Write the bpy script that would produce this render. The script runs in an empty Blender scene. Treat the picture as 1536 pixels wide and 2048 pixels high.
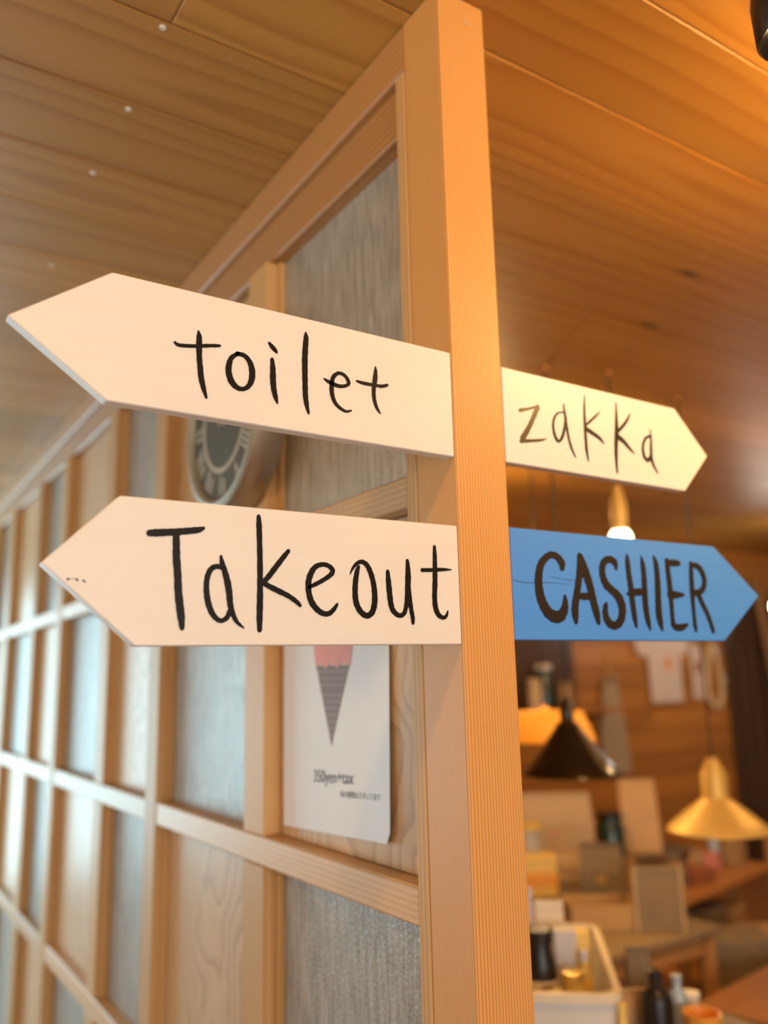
import bpy, bmesh, math, random
from mathutils import Vector, Matrix
random.seed(7)
sc = bpy.context.scene
col = sc.collection
D = bpy.data

# ------------------------------------------------------------------ camera
CAM = Vector((-0.6808, -0.8741, 1.5000))
cam_data = D.cameras.new('camera')
cam = D.objects.new('camera', cam_data); col.objects.link(cam)
right, up, back = Vector((0.841859, -0.539232, -0.022409)), Vector((-0.088325, -0.178619, 0.979946)), Vector((-0.532421, -0.822997, -0.198000))
rot = Matrix((right, up, back)).transposed()
cam.matrix_world = Matrix.Translation(CAM) @ rot.to_4x4()
cam_data.sensor_fit = 'VERTICAL'; cam_data.sensor_height = 36.0; cam_data.sensor_width = 27.0
cam_data.lens = 1697.0/2048.0*36.0
cam_data.clip_start = 0.02
cam_data.dof.use_dof = True
cam_data.dof.focus_distance = 1.02
cam_data.dof.aperture_fstop = 1.9
sc.camera = cam
# ------------------------------------------------------------------ world, daylight, exposure
w = D.worlds.new('sky'); sc.world = w; w.use_nodes = True
bg = w.node_tree.nodes['Background']; bg.inputs[0].default_value = (0.72, 0.90, 1.0, 1); bg.inputs[1].default_value = 1.6
def area(name, loc, rot, sx, sy, power, colr):
    l = D.lights.new(name, 'AREA'); l.shape = 'RECTANGLE'; l.size = sx; l.size_y = sy; l.energy = power; l.color = colr
    o = D.objects.new(name, l); col.objects.link(o); o.location = loc; o.rotation_euler = rot
    return o
# daylight entering through the big window at the end of the passage; the rear lamp is added fill
area('daylight_passage', (-1.45, 6.12, 1.2), (math.radians(-90), 0, 0), 2.5, 2.1, 125, (0.52, 0.88, 1.0))
area('daylight_left', (-3.32, 2.9, 1.0), (math.radians(90), 0, math.radians(-90)), 3.4, 1.4, 34, (0.88, 0.95, 1.0))
area('rear_fill', (-1.2, -4.12, 1.4), (math.radians(90), 0, 0), 3.2, 1.9, 100, (1.0, 0.96, 0.90))  # unseen area lamp added behind the camera to brighten the sign fronts
sc.view_settings.view_transform = 'Standard'
sc.view_settings.look = 'None'
sc.view_settings.exposure = -0.08
sc.view_settings.gamma = 1.0
sc.view_settings.use_curve_mapping = False

WARM = (1.0, 0.60, 0.24)
# ------------------------------------------------------------------ materials
def new_mat(name):
    m = D.materials.new(name); m.use_nodes = True
    nt = m.node_tree; b = nt.nodes['Principled BSDF']
    return m, nt, b
def N(nt, t, **kw):
    n = nt.nodes.new(t)
    for k, v in kw.items(): setattr(n, k, v)
    return n
def math_node(nt, op, a, b=None, clamp=False):
    n = N(nt, 'ShaderNodeMath', operation=op, use_clamp=clamp)
    for i, v in enumerate((a, b)):
        if v is None: continue
        if isinstance(v, (int, float)): n.inputs[i].default_value = v
        else: nt.links.new(v, n.inputs[i])
    return n.outputs[0]
def noise(nt, vec, scale, detail=2, rough=.5):
    n = N(nt, 'ShaderNodeTexNoise'); n.inputs['Scale'].default_value = scale; n.inputs['Detail'].default_value = detail
    n.inputs['Roughness'].default_value = rough
    nt.links.new(vec, n.inputs['Vector']); return n.outputs['Fac']
def combine(nt, x, y, z):
    n = N(nt, 'ShaderNodeCombineXYZ')
    for i, v in enumerate((x, y, z)):
        if isinstance(v, (int, float)): n.inputs[i].default_value = v
        else: nt.links.new(v, n.inputs[i])
    return n.outputs[0]
def mix(nt, fac, a, b, blend='MIX'):
    n = N(nt, 'ShaderNodeMix', data_type='RGBA', blend_type=blend)
    if isinstance(fac, (int, float)): n.inputs[0].default_value = fac
    else: nt.links.new(fac, n.inputs[0])
    for i, v in ((6, a), (7, b)):
        if isinstance(v, tuple): n.inputs[i].default_value = (*v[:3], 1)
        else: nt.links.new(v, n.inputs[i])
    return n.outputs[2]
def bump(nt, b, h, strength, dist):
    n = N(nt, 'ShaderNodeBump'); n.inputs['Strength'].default_value = strength; n.inputs['Distance'].default_value = dist
    nt.links.new(h, n.inputs['Height']); nt.links.new(n.outputs[0], b.inputs['Normal'])
def wood(name, c1, c2, axis='X', freq=60, centre=(0.05, 0.09), wobble=.03, knots=0.0, rough=.38, vary=.12, coat=0.0, along=.35, fibre=.10, spec=.5, off=0.0):
    m, nt, b = new_mat(name)
    tc = N(nt, 'ShaderNodeTexCoord'); oi = N(nt, 'ShaderNodeObjectInfo')
    s = N(nt, 'ShaderNodeSeparateXYZ'); nt.links.new(tc.outputs['Object'], s.inputs[0])
    ax = {'X': (0, 1, 2), 'Y': (1, 0, 2), 'Z': (2, 0, 1)}[axis]
    L, u, v = (s.outputs[i] for i in ax)
    rnd = oi.outputs['Random']
    L = math_node(nt, 'ADD', L, math_node(nt, 'MULTIPLY', rnd, 41.0))
    wob = math_node(nt, 'MULTIPLY', math_node(nt, 'SUBTRACT', noise(nt, combine(nt, u, v, math_node(nt, 'MULTIPLY', L, along)), 4.5, 2), .5), wobble)
    uu = math_node(nt, 'ADD', u, math_node(nt, 'MULTIPLY', math_node(nt, 'SUBTRACT', rnd, .5), centre[0]*2))
    uu = math_node(nt, 'ADD', uu, off)
    vv = math_node(nt, 'ADD', v, centre[1])
    r = math_node(nt, 'SQRT', math_node(nt, 'ADD', math_node(nt, 'MULTIPLY', uu, uu), math_node(nt, 'MULTIPLY', vv, vv)))
    r = math_node(nt, 'ADD', r, wob)
    ring = math_node(nt, 'FRACT', math_node(nt, 'MULTIPLY', r, freq))
    ramp = N(nt, 'ShaderNodeValToRGB'); nt.links.new(ring, ramp.inputs[0])
    e = ramp.color_ramp.elements
    e[0].position = 0; e[0].color = (*c1, 1); e[1].position = .82; e[1].color = (*c2, 1)
    x = ramp.color_ramp.elements.new(.45); x.color = (*[.75*a+.25*bb for a, bb in zip(c1, c2)], 1)
    x = ramp.color_ramp.elements.new(1.0); x.color = (*c1, 1)
    c = ramp.outputs[0]
    fib = noise(nt, combine(nt, u, v, math_node(nt, 'MULTIPLY', L, .012)), 260, 2)
    c = mix(nt, math_node(nt, 'MULTIPLY', fib, fibre*2), c, c2)
    tone = noise(nt, combine(nt, u, v, math_node(nt, 'MULTIPLY', L, .3)), 2.5, 2)
    c = mix(nt, math_node(nt, 'MULTIPLY', tone, .35), c, tuple(.8*a for a in c1))
    hs = N(nt, 'ShaderNodeHueSaturation'); nt.links.new(c, hs.inputs['Color'])
    nt.links.new(math_node(nt, 'ADD', math_node(nt, 'MULTIPLY', rnd, vary*2), 1-vary), hs.inputs['Value'])
    c = hs.outputs[0]
    if knots:
        vo = N(nt, 'ShaderNodeTexVoronoi'); vo.inputs['Scale'].default_value = 1.0
        nt.links.new(combine(nt, math_node(nt, 'MULTIPLY', L, 2.0*knots), math_node(nt, 'MULTIPLY', u, 5.0), math_node(nt, 'MULTIPLY', rnd, 9.0)), vo.inputs['Vector'])
        k = math_node(nt, 'SUBTRACT', 1.0, math_node(nt, 'DIVIDE', vo.outputs['Distance'], .085), clamp=True)
        k = math_node(nt, 'MULTIPLY', k, 1.6, clamp=True)
        c = mix(nt, k, c, tuple(a*.22 for a in c2))
    nt.links.new(c, b.inputs['Base Color'])
    b.inputs['Roughness'].default_value = rough
    b.inputs['Specular IOR Level'].default_value = spec
    b.inputs['Coat Weight'].default_value = coat; b.inputs['Coat Roughness'].default_value = .25
    bump(nt, b, ring, .12, .0008)
    return m
def plain(name, c, rough=.5, metal=0.0, var=.08, scale=12, trans=0.0, coat=0.0, spec=.5):
    m, nt, b = new_mat(name)
    tc = N(nt, 'ShaderNodeTexCoord')
    n = noise(nt, tc.outputs['Object'], scale, 3)
    nt.links.new(mix(nt, n, tuple(min(1, a*(1+var)) for a in c), tuple(a*(1-var) for a in c)), b.inputs['Base Color'])
    b.inputs['Roughness'].default_value = rough; b.inputs['Metallic'].default_value = metal
    b.inputs['Transmission Weight'].default_value = trans; b.inputs['Coat Weight'].default_value = coat
    b.inputs['Specular IOR Level'].default_value = spec
    return m
def glow(name, c, strength):
    m, nt, b = new_mat(name)
    b.inputs['Base Color'].default_value = (*c, 1); b.inputs['Emission Color'].default_value = (*c, 1)
    b.inputs['Emission Strength'].default_value = strength
    return m
def painted(name, c, c2, rough=.45, streak=60):
    m, nt, b = new_mat(name)
    tc = N(nt, 'ShaderNodeTexCoord'); mp = N(nt, 'ShaderNodeMapping'); mp.inputs['Scale'].default_value = (.05, 1, 1)
    nt.links.new(tc.outputs['Object'], mp.inputs[0])
    n1 = noise(nt, mp.outputs[0], streak, 4, .6); n2 = noise(nt, tc.outputs['Object'], 9, 3)
    f = math_node(nt, 'MULTIPLY', math_node(nt, 'ADD', n1, n2), .5)
    nt.links.new(mix(nt, f, c, c2), b.inputs['Base Color'])
    b.inputs['Roughness'].default_value = rough
    bump(nt, b, n1, .25, .0006)
    return m
M = {}
PINE, PINE2 = (.66, .36, .13), (.46, .20, .055)
M['post'] = wood('post_pine', (.74, .40, .125), (.40, .165, .04), 'Z', 330, (.0, .35), .007, rough=.44, vary=.0, along=.10, fibre=.12, off=.25)
M['frame_z'] = wood('frame_pine_upright', (.62, .385, .17), (.44, .235, .08), 'Z', 110, (.03, .12), .016, rough=.46, along=.15, spec=.22)
M['frame_y'] = wood('frame_pine_rail', (.62, .385, .18), (.46, .25, .09), 'Y', 110, (.03, .12), .016, rough=.42, along=.15)
M['header'] = wood('header_pine', (.50, .26, .09), (.36, .155, .04), 'Y', 90, (.03, .12), .02, rough=.36, along=.2)
M['panel'] = wood('panel_pine', (.62, .40, .20), (.42, .235, .10), 'Z', 40, (.10, .05), .22, knots=.0, rough=.38, along=.8, vary=.06, spec=.32)
M['ceiling'] = wood('ceiling_pine', (.50, .258, .052), (.38, .165, .024), 'X', 24, (.10, .05), .10, knots=.8, rough=.46, along=.22, vary=.2, fibre=.05)
M['plank'] = wood('shop_wall_plank', (.60, .26, .055), (.42, .155, .026), 'X', 45, (.05, .04), .05, knots=.5, rough=.45, along=.3, vary=.22)
M['shelf'] = wood('shelf_wood', (.55, .25, .06), (.38, .14, .03), 'X', 60, (.05, .05), .03, rough=.4)
M['shelf_z'] = wood('shelf_upright_wood', (.48, .27, .11), (.33, .16, .05), 'Z', 60, (.05, .05), .03, rough=.4)
M['cabinet'] = wood('cabinet_wood', (.26, .115, .024), (.17, .065, .012), 'X', 60, (.05, .05), .03, rough=.5)
M['dark_wood'] = wood('dark_stained_wood', (.085, .038, .014), (.05, .02, .008), 'Z', 60, (.05, .05), .03, rough=.4)
M['floor'] = wood('floor_wood', (.34, .17, .07), (.24, .11, .04), 'Y', 40, (.05, .05), .05, rough=.4)
M['white_paint'] = painted('white_sign_paint', (.75, .735, .69), (.65, .63, .58), .45)
M['blue_paint'] = painted('blue_sign_paint', (.075, .30, .82), (.055, .245, .72), .40)
M['ink'] = plain('black_brush_paint', (.006, .005, .004), .34, var=.3, scale=90, spec=.3)
M['olive_ink'] = plain('thin_olive_brush_paint', (.055, .040, .012), .3, var=.7, scale=60)
M['brown_ink'] = plain('dark_brown_paint', (.016, .011, .007), .55, var=.2, scale=60, spec=.25)
M['plaster'] = plain('cream_plaster', (.72, .62, .48), .8)
M['metal'] = plain('brushed_silver_metal', (.50, .46, .38), .45, 1.0, .05)
M['bezel'] = plain('dull_silver_rim', (.36, .35, .29), .5, .3, .03)
M['dial'] = plain('grey_clock_dial', (.10, .10, .078), .6, var=.06, spec=.2)
M['numeral'] = plain('pale_clock_marks', (.42, .40, .32), .5)
M['paper'] = plain('white_poster_paper', (.71, .71, .71), .55, var=.02)
M['pink'] = plain('printed_pink_ice', (.70, .27, .22), .6, var=.12, scale=30)
M['print'] = plain('printed_black_text', (.03, .03, .03), .6)
M['brass'] = plain('satin_brass', (.82, .56, .15), .5, .4, .08)
M['bronze'] = plain('dark_bronze_enamel', (.030, .020, .008), .28, .6, .1, coat=.5)
M['black'] = plain('black_plastic', (.012, .011, .010), .35)
M['cord'] = plain('dark_cord', (.05, .035, .02), .6)
M['cream'] = plain('cream_plastic', (.80, .70, .50), .45)
M['white'] = plain('white_plastic', (.80, .77, .70), .4)
M['grey_white'] = plain('pale_grey_card', (.62, .60, .60), .6)
M['kraft'] = plain('kraft_paper', (.50, .31, .15), .7, var=.15)
M['kraft_pale'] = plain('pale_kraft_paper', (.70, .46, .23), .65, var=.12)
M['beige'] = plain('beige_paper', (.60, .45, .28), .7, var=.08)
M['card'] = plain('cardboard', (.42, .27, .12), .75, var=.12)
M['yellow'] = plain('yellow_card', (.85, .60, .16), .5)
M['gold'] = plain('gold_foil', (.85, .60, .18), .3, .8)
M['green'] = plain('dark_green_glass', (.008, .045, .040), .2, coat=.5)
M['pink_card'] = plain('pink_card', (.72, .30, .26), .6)
M['red_brown'] = plain('red_brown_weave', (.36, .13, .06), .7, var=.3, scale=60)
M['blue_grey'] = plain('pale_blue_foil', (.45, .56, .66), .35, .2)
M['cloth_grey'] = plain('grey_linen', (.44, .34, .21), .85, var=.15)
M['cloth_white'] = plain('white_cotton', (.72, .60, .50), .85, var=.06)
M['orange_print'] = plain('orange_print', (.80, .32, .10), .7)
M['orange'] = plain('orange_ceramic', (.85, .38, .06), .35)
M['bead'] = plain('pale_gold_beads', (.86, .70, .42), .35, .2)
M['glass_clear'] = plain('clear_glass', (.9, .9, .9), .03, trans=1.0, var=0)
M['taupe'] = plain('taupe_card', (.20, .15, .092), .7, var=.12)
M['bulb_warm'] = glow('warm_bulb', (1.0, .62, .27), 190)
M['bulb_shop_fill'] = glow('shop_fill_bulb', (1.0, .64, .28), 520)  # for the two bulbs added to brighten the shop
M['bulb_shop'] = glow('shop_bulb', (1.0, .68, .32), 170)
M['bulb_bare'] = glow('bare_bulb', (1.0, .54, .17), 600)
M['bulb_pass'] = glow('passage_bulb', (1.0, .62, .27), 360)
M['bulb_spot'] = glow('spot_lens', (1.0, .66, .3), 25)
M['bulb_small'] = glow('small_bulb', (1.0, .86, .58), 9)
M['bulb_globe'] = glow('globe_bulb', (1.0, .90, .78), 55)
def make_cone_mat():
    m, nt, b = new_mat('printed_waffle_cone')
    tc = N(nt, 'ShaderNodeTexCoord'); mp = N(nt, 'ShaderNodeMapping'); mp.inputs['Rotation'].default_value = (math.radians(45), 0, 0)
    nt.links.new(tc.outputs['Object'], mp.inputs[0])
    ck = N(nt, 'ShaderNodeTexChecker'); ck.inputs['Scale'].default_value = 130
    ck.inputs[1].default_value = (.16, .10, .085, 1); ck.inputs[2].default_value = (.27, .19, .16, 1)
    nt.links.new(mp.outputs[0], ck.inputs[0]); nt.links.new(ck.outputs[0], b.inputs['Base Color']); b.inputs['Roughness'].default_value = .6
    return m
M['cone'] = make_cone_mat()
def make_glass_mat():
    m, nt, b = new_mat('hammered_patterned_glass')
    tc = N(nt, 'ShaderNodeTexCoord'); mp = N(nt, 'ShaderNodeMapping'); mp.inputs['Scale'].default_value = (1, 1, .11)
    nt.links.new(tc.outputs['Object'], mp.inputs[0])
    n1 = noise(nt, mp.outputs[0], 120, 3, .6)
    n2 = noise(nt, tc.outputs['Object'], 150, 2)
    h = math_node(nt, 'ADD', n1, math_node(nt, 'MULTIPLY', n2, .35))
    b.inputs['Base Color'].default_value = (.80, .82, .80, 1); b.inputs['Roughness'].default_value = .32
    b.inputs['Transmission Weight'].default_value = .45; b.inputs['IOR'].default_value = 1.5
    n1c = math_node(nt, 'ADD', math_node(nt, 'MULTIPLY', math_node(nt, 'SUBTRACT', n1, .5), 2.6), .5, clamp=True)
    nt.links.new(mix(nt, n1c, (.36, .35, .30), (.68, .68, .63)), b.inputs['Base Color'])
    bump(nt, b, h, .85, .005)
    return m
M['glass'] = make_glass_mat()
def make_shade_mat():
    m, nt, b = new_mat('translucent_yellow_shade')
    b.inputs['Base Color'].default_value = (.95, .66, .18, 1); b.inputs['Roughness'].default_value = .5
    t = N(nt, 'ShaderNodeBsdfTranslucent'); t.inputs[0].default_value = (1.0, .72, .24, 1)
    mx = N(nt, 'ShaderNodeMixShader'); mx.inputs[0].default_value = .5
    out = nt.nodes['Material Output']
    nt.links.new(b.outputs[0], mx.inputs[1]); nt.links.new(t.outputs[0], mx.inputs[2]); nt.links.new(mx.outputs[0], out.inputs[0])
    return m
M['shade_yellow'] = make_shade_mat()

# ------------------------------------------------------------------ object helpers
def link(name, verts, faces, mat, parent=None, smooth=False, origin=None):
    """verts in world space; the object's origin goes to the middle of its base"""
    vs = [Vector(v) for v in verts]
    if origin is None:
        lo = [min(v[i] for v in vs) for i in range(3)]; hi = [max(v[i] for v in vs) for i in range(3)]
        origin = Vector(((lo[0]+hi[0])/2, (lo[1]+hi[1])/2, (lo[2]+hi[2])/2 if parent else lo[2]))
    else: origin = Vector(origin)
    me = D.meshes.new(name); me.from_pydata([v-origin for v in vs], [], faces)
    bm = bmesh.new(); bm.from_mesh(me); bmesh.ops.recalc_face_normals(bm, faces=bm.faces); bm.to_mesh(me); bm.free()
    if smooth:
        for p in me.polygons: p.use_smooth = True
        try: me.set_sharp_from_angle(angle=math.radians(40))
        except Exception: pass
    me.materials.append(mat)
    o = D.objects.new(name, me); col.objects.link(o)
    if parent is not None:
        o.parent = parent; o.location = origin - world_loc(parent)
    else: o.location = origin
    return o
def world_loc(o):
    l = Vector(o.location)
    while o.parent: o = o.parent; l += Vector(o.location)
    return l
def thing(name, loc, label=None, cat=None, group=None, kind=None):
    o = D.objects.new(name, None); col.objects.link(o); o.location = loc; o.empty_display_size = .05
    return tag(o, label, cat, group, kind)
def tag(o, label=None, cat=None, group=None, kind=None):
    if label: o['label'] = label
    if cat: o['category'] = cat
    if group: o['group'] = group
    if kind: o['kind'] = kind
    return o
def bevelled(verts, faces, bev, seg=1):
    bm = bmesh.new(); vv = [bm.verts.new(v) for v in verts]
    for f in faces: bm.faces.new([vv[i] for i in f])
    bmesh.ops.recalc_face_normals(bm, faces=bm.faces)
    if bev > 0:
        bmesh.ops.bevel(bm, geom=list(bm.edges), offset=bev, segments=seg, profile=.5, affect='EDGES')
    bm.verts.index_update()
    r = [v.co.copy() for v in bm.verts], [[v.index for v in f.verts] for f in bm.faces]
    bm.free(); return r
BF = [(0,1,2,3),(4,7,6,5),(0,4,5,1),(1,5,6,2),(2,6,7,3),(3,7,4,0)]
def box(name, x0, x1, y0, y1, z0, z1, mat, parent=None, bev=.002, yaw=0, top=1.0, seg=1):
    cx, cy = (x0+x1)/2, (y0+y1)/2; c, s = math.cos(yaw), math.sin(yaw); vs = []
    for z, k in ((z0, 1), (z1, top)):
        for x, y in ((x0, y0), (x1, y0), (x1, y1), (x0, y1)):
            dx, dy = (x-cx)*k, (y-cy)*k
            vs.append((cx+c*dx-s*dy, cy+s*dx+c*dy, z))
    v, f = bevelled(vs, BF, bev, seg)
    return link(name, v, f, mat, parent)
def prism(name, poly, depth, mat, parent=None, bev=0, plane='Y', base=0.0):
    """extrude a polygon (a, z): plane Y = (x, z) at y base..base+depth; plane X = (y, z) at x base..base+depth; plane Z = (x, y)"""
    n = len(poly)
    def P(p, d):
        if plane == 'Y': return (p[0], d, p[1])
        if plane == 'X': return (d, p[0], p[1])
        return (p[0], p[1], d)
    vs = [P(p, base) for p in poly]+[P(p, base+depth) for p in poly]
    fs = [tuple(range(n)), tuple(range(2*n-1, n-1, -1))]+[(i, (i+1) % n, n+(i+1) % n, n+i) for i in range(n)]
    v, f = bevelled(vs, fs, bev) if bev else (vs, fs)
    return link(name, v, f, mat, parent)
def lathe(name, prof, loc, mat, parent=None, seg=32, axis='Z', smooth=True, caps=True):
    vs, fs = [], []
    for r, z in prof:
        for i in range(seg):
            a = 2*math.pi*i/seg; p = (r*math.cos(a), r*math.sin(a), z)
            if axis == 'X': p = (p[2], p[0], p[1])
            if axis == 'Y': p = (p[0], p[2], p[1])
            vs.append((p[0]+loc[0], p[1]+loc[1], p[2]+loc[2]))
    for k in range(len(prof)-1):
        for i in range(seg):
            j = (i+1) % seg; fs.append((k*seg+i, k*seg+j, (k+1)*seg+j, (k+1)*seg+i))
    if caps:
        if prof[0][0] > 1e-6: fs.append(tuple(range(seg-1, -1, -1)))
        if prof[-1][0] > 1e-6: fs.append(tuple((len(prof)-1)*seg+i for i in range(seg)))
    return link(name, vs, fs, mat, parent, smooth)
def sphere(name, c, r, mat, parent=None, sz=1.0, seg=20):
    prof = [(max(1e-4, r*math.sin(math.pi*k/12)), -r*sz*math.cos(math.pi*k/12)) for k in range(13)]
    return lathe(name, prof, c, mat, parent, seg)
def catmull(pts, n=5):
    out = []
    P = [pts[0]]+list(pts)+[pts[-1]]
    for i in range(1, len(P)-2):
        a, b, c, d = P[i-1], P[i], P[i+1], P[i+2]
        for k in range(n):
            t = k/n
            out.append(tuple(.5*(2*b[j]+(c[j]-a[j])*t+(2*a[j]-5*b[j]+4*c[j]-d[j])*t*t+(3*b[j]-a[j]-3*c[j]+d[j])*t**3) for j in range(len(b))))
    out.append(tuple(pts[-1])); return out
def tube(name, path, r, mat, parent=None, seg=8):
    vs, fs = [], []
    pts = [Vector(p) for p in path]
    for i, p in enumerate(pts):
        t = (pts[min(i+1, len(pts)-1)]-pts[max(i-1, 0)]).normalized()
        a = t.orthogonal().normalized() if i == 0 else (a - t*a.dot(t)).normalized()
        b = t.cross(a)
        rr = r[i] if isinstance(r, (list, tuple)) else r
        for k in range(seg):
            q = 2*math.pi*k/seg; vs.append(p+a*rr*math.cos(q)+b*rr*math.sin(q))
    for i in range(len(pts)-1):
        for k in range(seg):
            j = (k+1) % seg; fs.append((i*seg+k, i*seg+j, (i+1)*seg+j, (i+1)*seg+k))
    fs.append(tuple(range(seg-1, -1, -1))); fs.append(tuple((len(pts)-1)*seg+k for k in range(seg)))
    return link(name, vs, fs, mat, parent, True)
def strokes(name, sts, mat, parent, y_front, thick=.0006):
    """brush strokes given as (x, z, width) centre lines on a board whose front is at y_front"""
    vs, fs = [], []
    for si, st in enumerate(sts):
        pts = catmull(st, 5); n = len(pts); y0 = y_front+.0002; y1 = y_front-thick-si*.00008
        ring = []; other = []
        for i, p in enumerate(pts):
            q0, q1 = pts[max(0, i-1)], pts[min(n-1, i+1)]
            tx, tz = q1[0]-q0[0], q1[1]-q0[1]; l = math.hypot(tx, tz) or 1; tx, tz = tx/l, tz/l
            h = max(p[2], .0003)/2*(1+.05*math.sin(i*1.7+si))
            ring.append((p[0]-tz*h, p[1]+tx*h)); other.append((p[0]+tz*h, p[1]-tx*h))
        def cap(p, q, r):
            (px, pz), (qx, qz) = (p[0], p[1]), (q[0], q[1]); l = math.hypot(px-qx, pz-qz) or 1; dx, dz = (px-qx)/l, (pz-qz)/l
            return [(px+r*(math.cos(a)*dx-math.sin(a)*dz)*(.9 if abs(a) < 1 else 1), pz+r*(math.cos(a)*dz+math.sin(a)*dx)) for a in (-.9, -.3, .3, .9)]
        b = len(vs)
        for i in range(n):
            for (x, z) in (ring[i], other[i]):
                vs.append((x, y1, z)); vs.append((x, y0, z))
        for i in range(n-1):
            a, c = b+4*i, b+4*i+4
            fs += [(a, a+2, c+2, c), (a+1, c+1, c+3, a+3), (a, c, c+1, a+1), (a+2, a+3, c+3, c+2)]
        for end, nxt, i in ((pts[0], pts[1], 0), (pts[-1], pts[-2], n-1)):
            cp = cap(end, nxt, max(end[2], .0003)/2)
            k = len(vs)
            for (x, z) in cp: vs.append((x, y1, z)); vs.append((x, y0, z))
            a, o2 = b+4*i, b+4*i+2
            # order: the cap runs from one side to the other
            d0 = (cp[0][0]-ring[i][0])**2+(cp[0][1]-ring[i][1])**2; d1 = (cp[0][0]-other[i][0])**2+(cp[0][1]-other[i][1])**2
            s, e = (a, o2) if d0 < d1 else (o2, a)
            seq = [s]+[k+2*j for j in range(4)]+[e]
            fs.append(tuple(seq)); fs.append(tuple(v+1 for v in reversed(seq)))
            for j in range(5): fs.append((seq[j], seq[j]+1, seq[j+1]+1, seq[j+1]))
    return link(name, vs, fs, mat, parent)

# ------------------------------------------------------------------ room shell
CZ = 2.535
XL, XR, YR, YF, YB = -3.2, 7.5, -4.0, 6.0, 3.5
tag(box('floor', XL, XR, YR, YF, -.06, 0, M['floor'], bev=0), 'brown wooden shop floor', kind='structure')
ceil = thing('ceiling', (2, 1, CZ), 'varnished pine board ceiling', kind='structure')
box('backing', XL, XR, YR, YF, CZ+.016, CZ+.07, M['dark_wood'], ceil, bev=0)
PITCH = .2145; y = .066-19*PITCH
rb = random.Random(3)
while y < YF-.02:
    y0, y1 = max(y, YR), min(y+PITCH, YF)
    k = round((y-.066)/PITCH)
    cut = {0: -.316, 1: 3.1, 2: 1.9, -1: 2.6}.get(k, rb.uniform(2.2, 5.5))
    xs = [XL, cut, XR]
    for a, b in zip(xs[:-1], xs[1:]):
        box('ceiling_board', a+.0008, b-.0008, y0+.0012, y1-.0012, CZ, CZ+.016, M['ceiling'], ceil, bev=.0016)
    y += PITCH
for p in ((-.325,.294), (-.315,.517), (-.32,.749), (-.31,1.193)):
    lathe('screw_cap', [(.005, -.0015), (.0058, .0)], (p[0], p[1], CZ), M['white'], ceil, seg=10)
# outer walls of the room
wl = tag(thing('wall_left', (XL, 1, 0)), 'cream plaster wall of the passage with a wide window', kind='structure')
for a, b, z0, z1 in ((YR, 1.2, 0, CZ), (4.6, YF, 0, CZ), (1.2, 4.6, 0, .3), (1.2, 4.6, 1.7, CZ)):
    box('wall_section', XL-.1, XL, a, b, z0, z1, M['plaster'], wl, bev=0)
w3 = tag(thing('window_3', (XL, 2.9, .3)), 'wide wooden window frame in the passage wall', kind='structure')
for a in (1.2, 2.875, 4.55): box('frame_upright', XL-.08, XL-.02, a, a+.05, .3, 1.7, M['frame_z'], w3)
for a, b in ((1.25, 2.875), (2.925, 4.55)):
    for z0 in (.3, 1.65): box('frame_rail', XL-.08, XL-.02, a, b, z0, z0+.05, M['frame_y'], w3)
tag(box('wall_right', XR, XR+.1, YR, YF, 0, CZ, M['plaster'], bev=0), 'plain cream plaster wall closing the shop', kind='structure')
def wall_with_window(name, label, x0, x1, yw, wx0, wx1, wz0, wz1, n):
    s = -1 if yw < 0 else 1
    ya, yb2 = sorted((yw, yw+.1*s))
    r = tag(thing(name, ((x0+x1)/2, yw, 0)), label, kind='structure')
    box('wall_section', x0, wx0, ya, yb2, 0, CZ, M['plaster'], r, bev=0); box('wall_section', wx1, x1, ya, yb2, 0, CZ, M['plaster'], r, bev=0)
    box('wall_section', wx0, wx1, ya, yb2, wz1, CZ, M['plaster'], r, bev=0)
    if wz0 > 0: box('wall_section', wx0, wx1, ya, yb2, 0, wz0, M['plaster'], r, bev=0)
    wn = tag(thing('window_%d' % n, ((wx0+wx1)/2, yw, wz0)), 'wooden window frame with an area lamp behind it', kind='structure')
    for a, b in ((wx0, wx0+.05), (wx1-.05, wx1), ((wx0+wx1)/2-.025, (wx0+wx1)/2+.025)):
        box('frame_upright', a, b, ya+.02, yb2-.02, wz0, wz1, M['frame_z'], wn)
    for a, b in ((wz0, wz0+.05), (wz1-.05, wz1)):
        box('frame_rail', wx0+.05, (wx0+wx1)/2-.025, ya+.02, yb2-.02, a, b, M['shelf'], wn); box('frame_rail', (wx0+wx1)/2+.025, wx1-.05, ya+.02, yb2-.02, a, b, M['shelf'], wn)
wall_with_window('wall_far', 'end wall of the passage with a large window', XL, .09, YF, -2.75, -.2, .12, 2.28, 1)
wall_with_window('wall_rear', 'unseen cream wall behind with an added wide window', XL, XR, YR, -2.9, .5, .45, 2.3, 2)  # window opening added for the fill light behind the camera
# plank wall at the back of the shop
wb = tag(thing('wall_back', (4, YB, 0)), 'brown horizontal plank wall at the back of the shop', kind='structure')
box('backing', .09, XR, YB+.02, YB+.08, 0, CZ, M['dark_wood'], wb, bev=0)
z = 0.0; h = .1585; rb = random.Random(5)
while z < CZ-.02:
    cut = rb.uniform(3.2, 6.0)
    for a, b in ((.09, cut), (cut, XR)):
        box('wall_plank', a+.001, b-.001, YB, YB+.02, z+.002, min(z+h, CZ)-.002, M['plank'], wb, bev=.004)
    z += h
tag(box('trim_1', 4.9, XR-.01, YB-.03, YB, 2.29, 2.42, M['shelf']), 'pale lintel board along the top of the plank wall', kind='structure')

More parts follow.
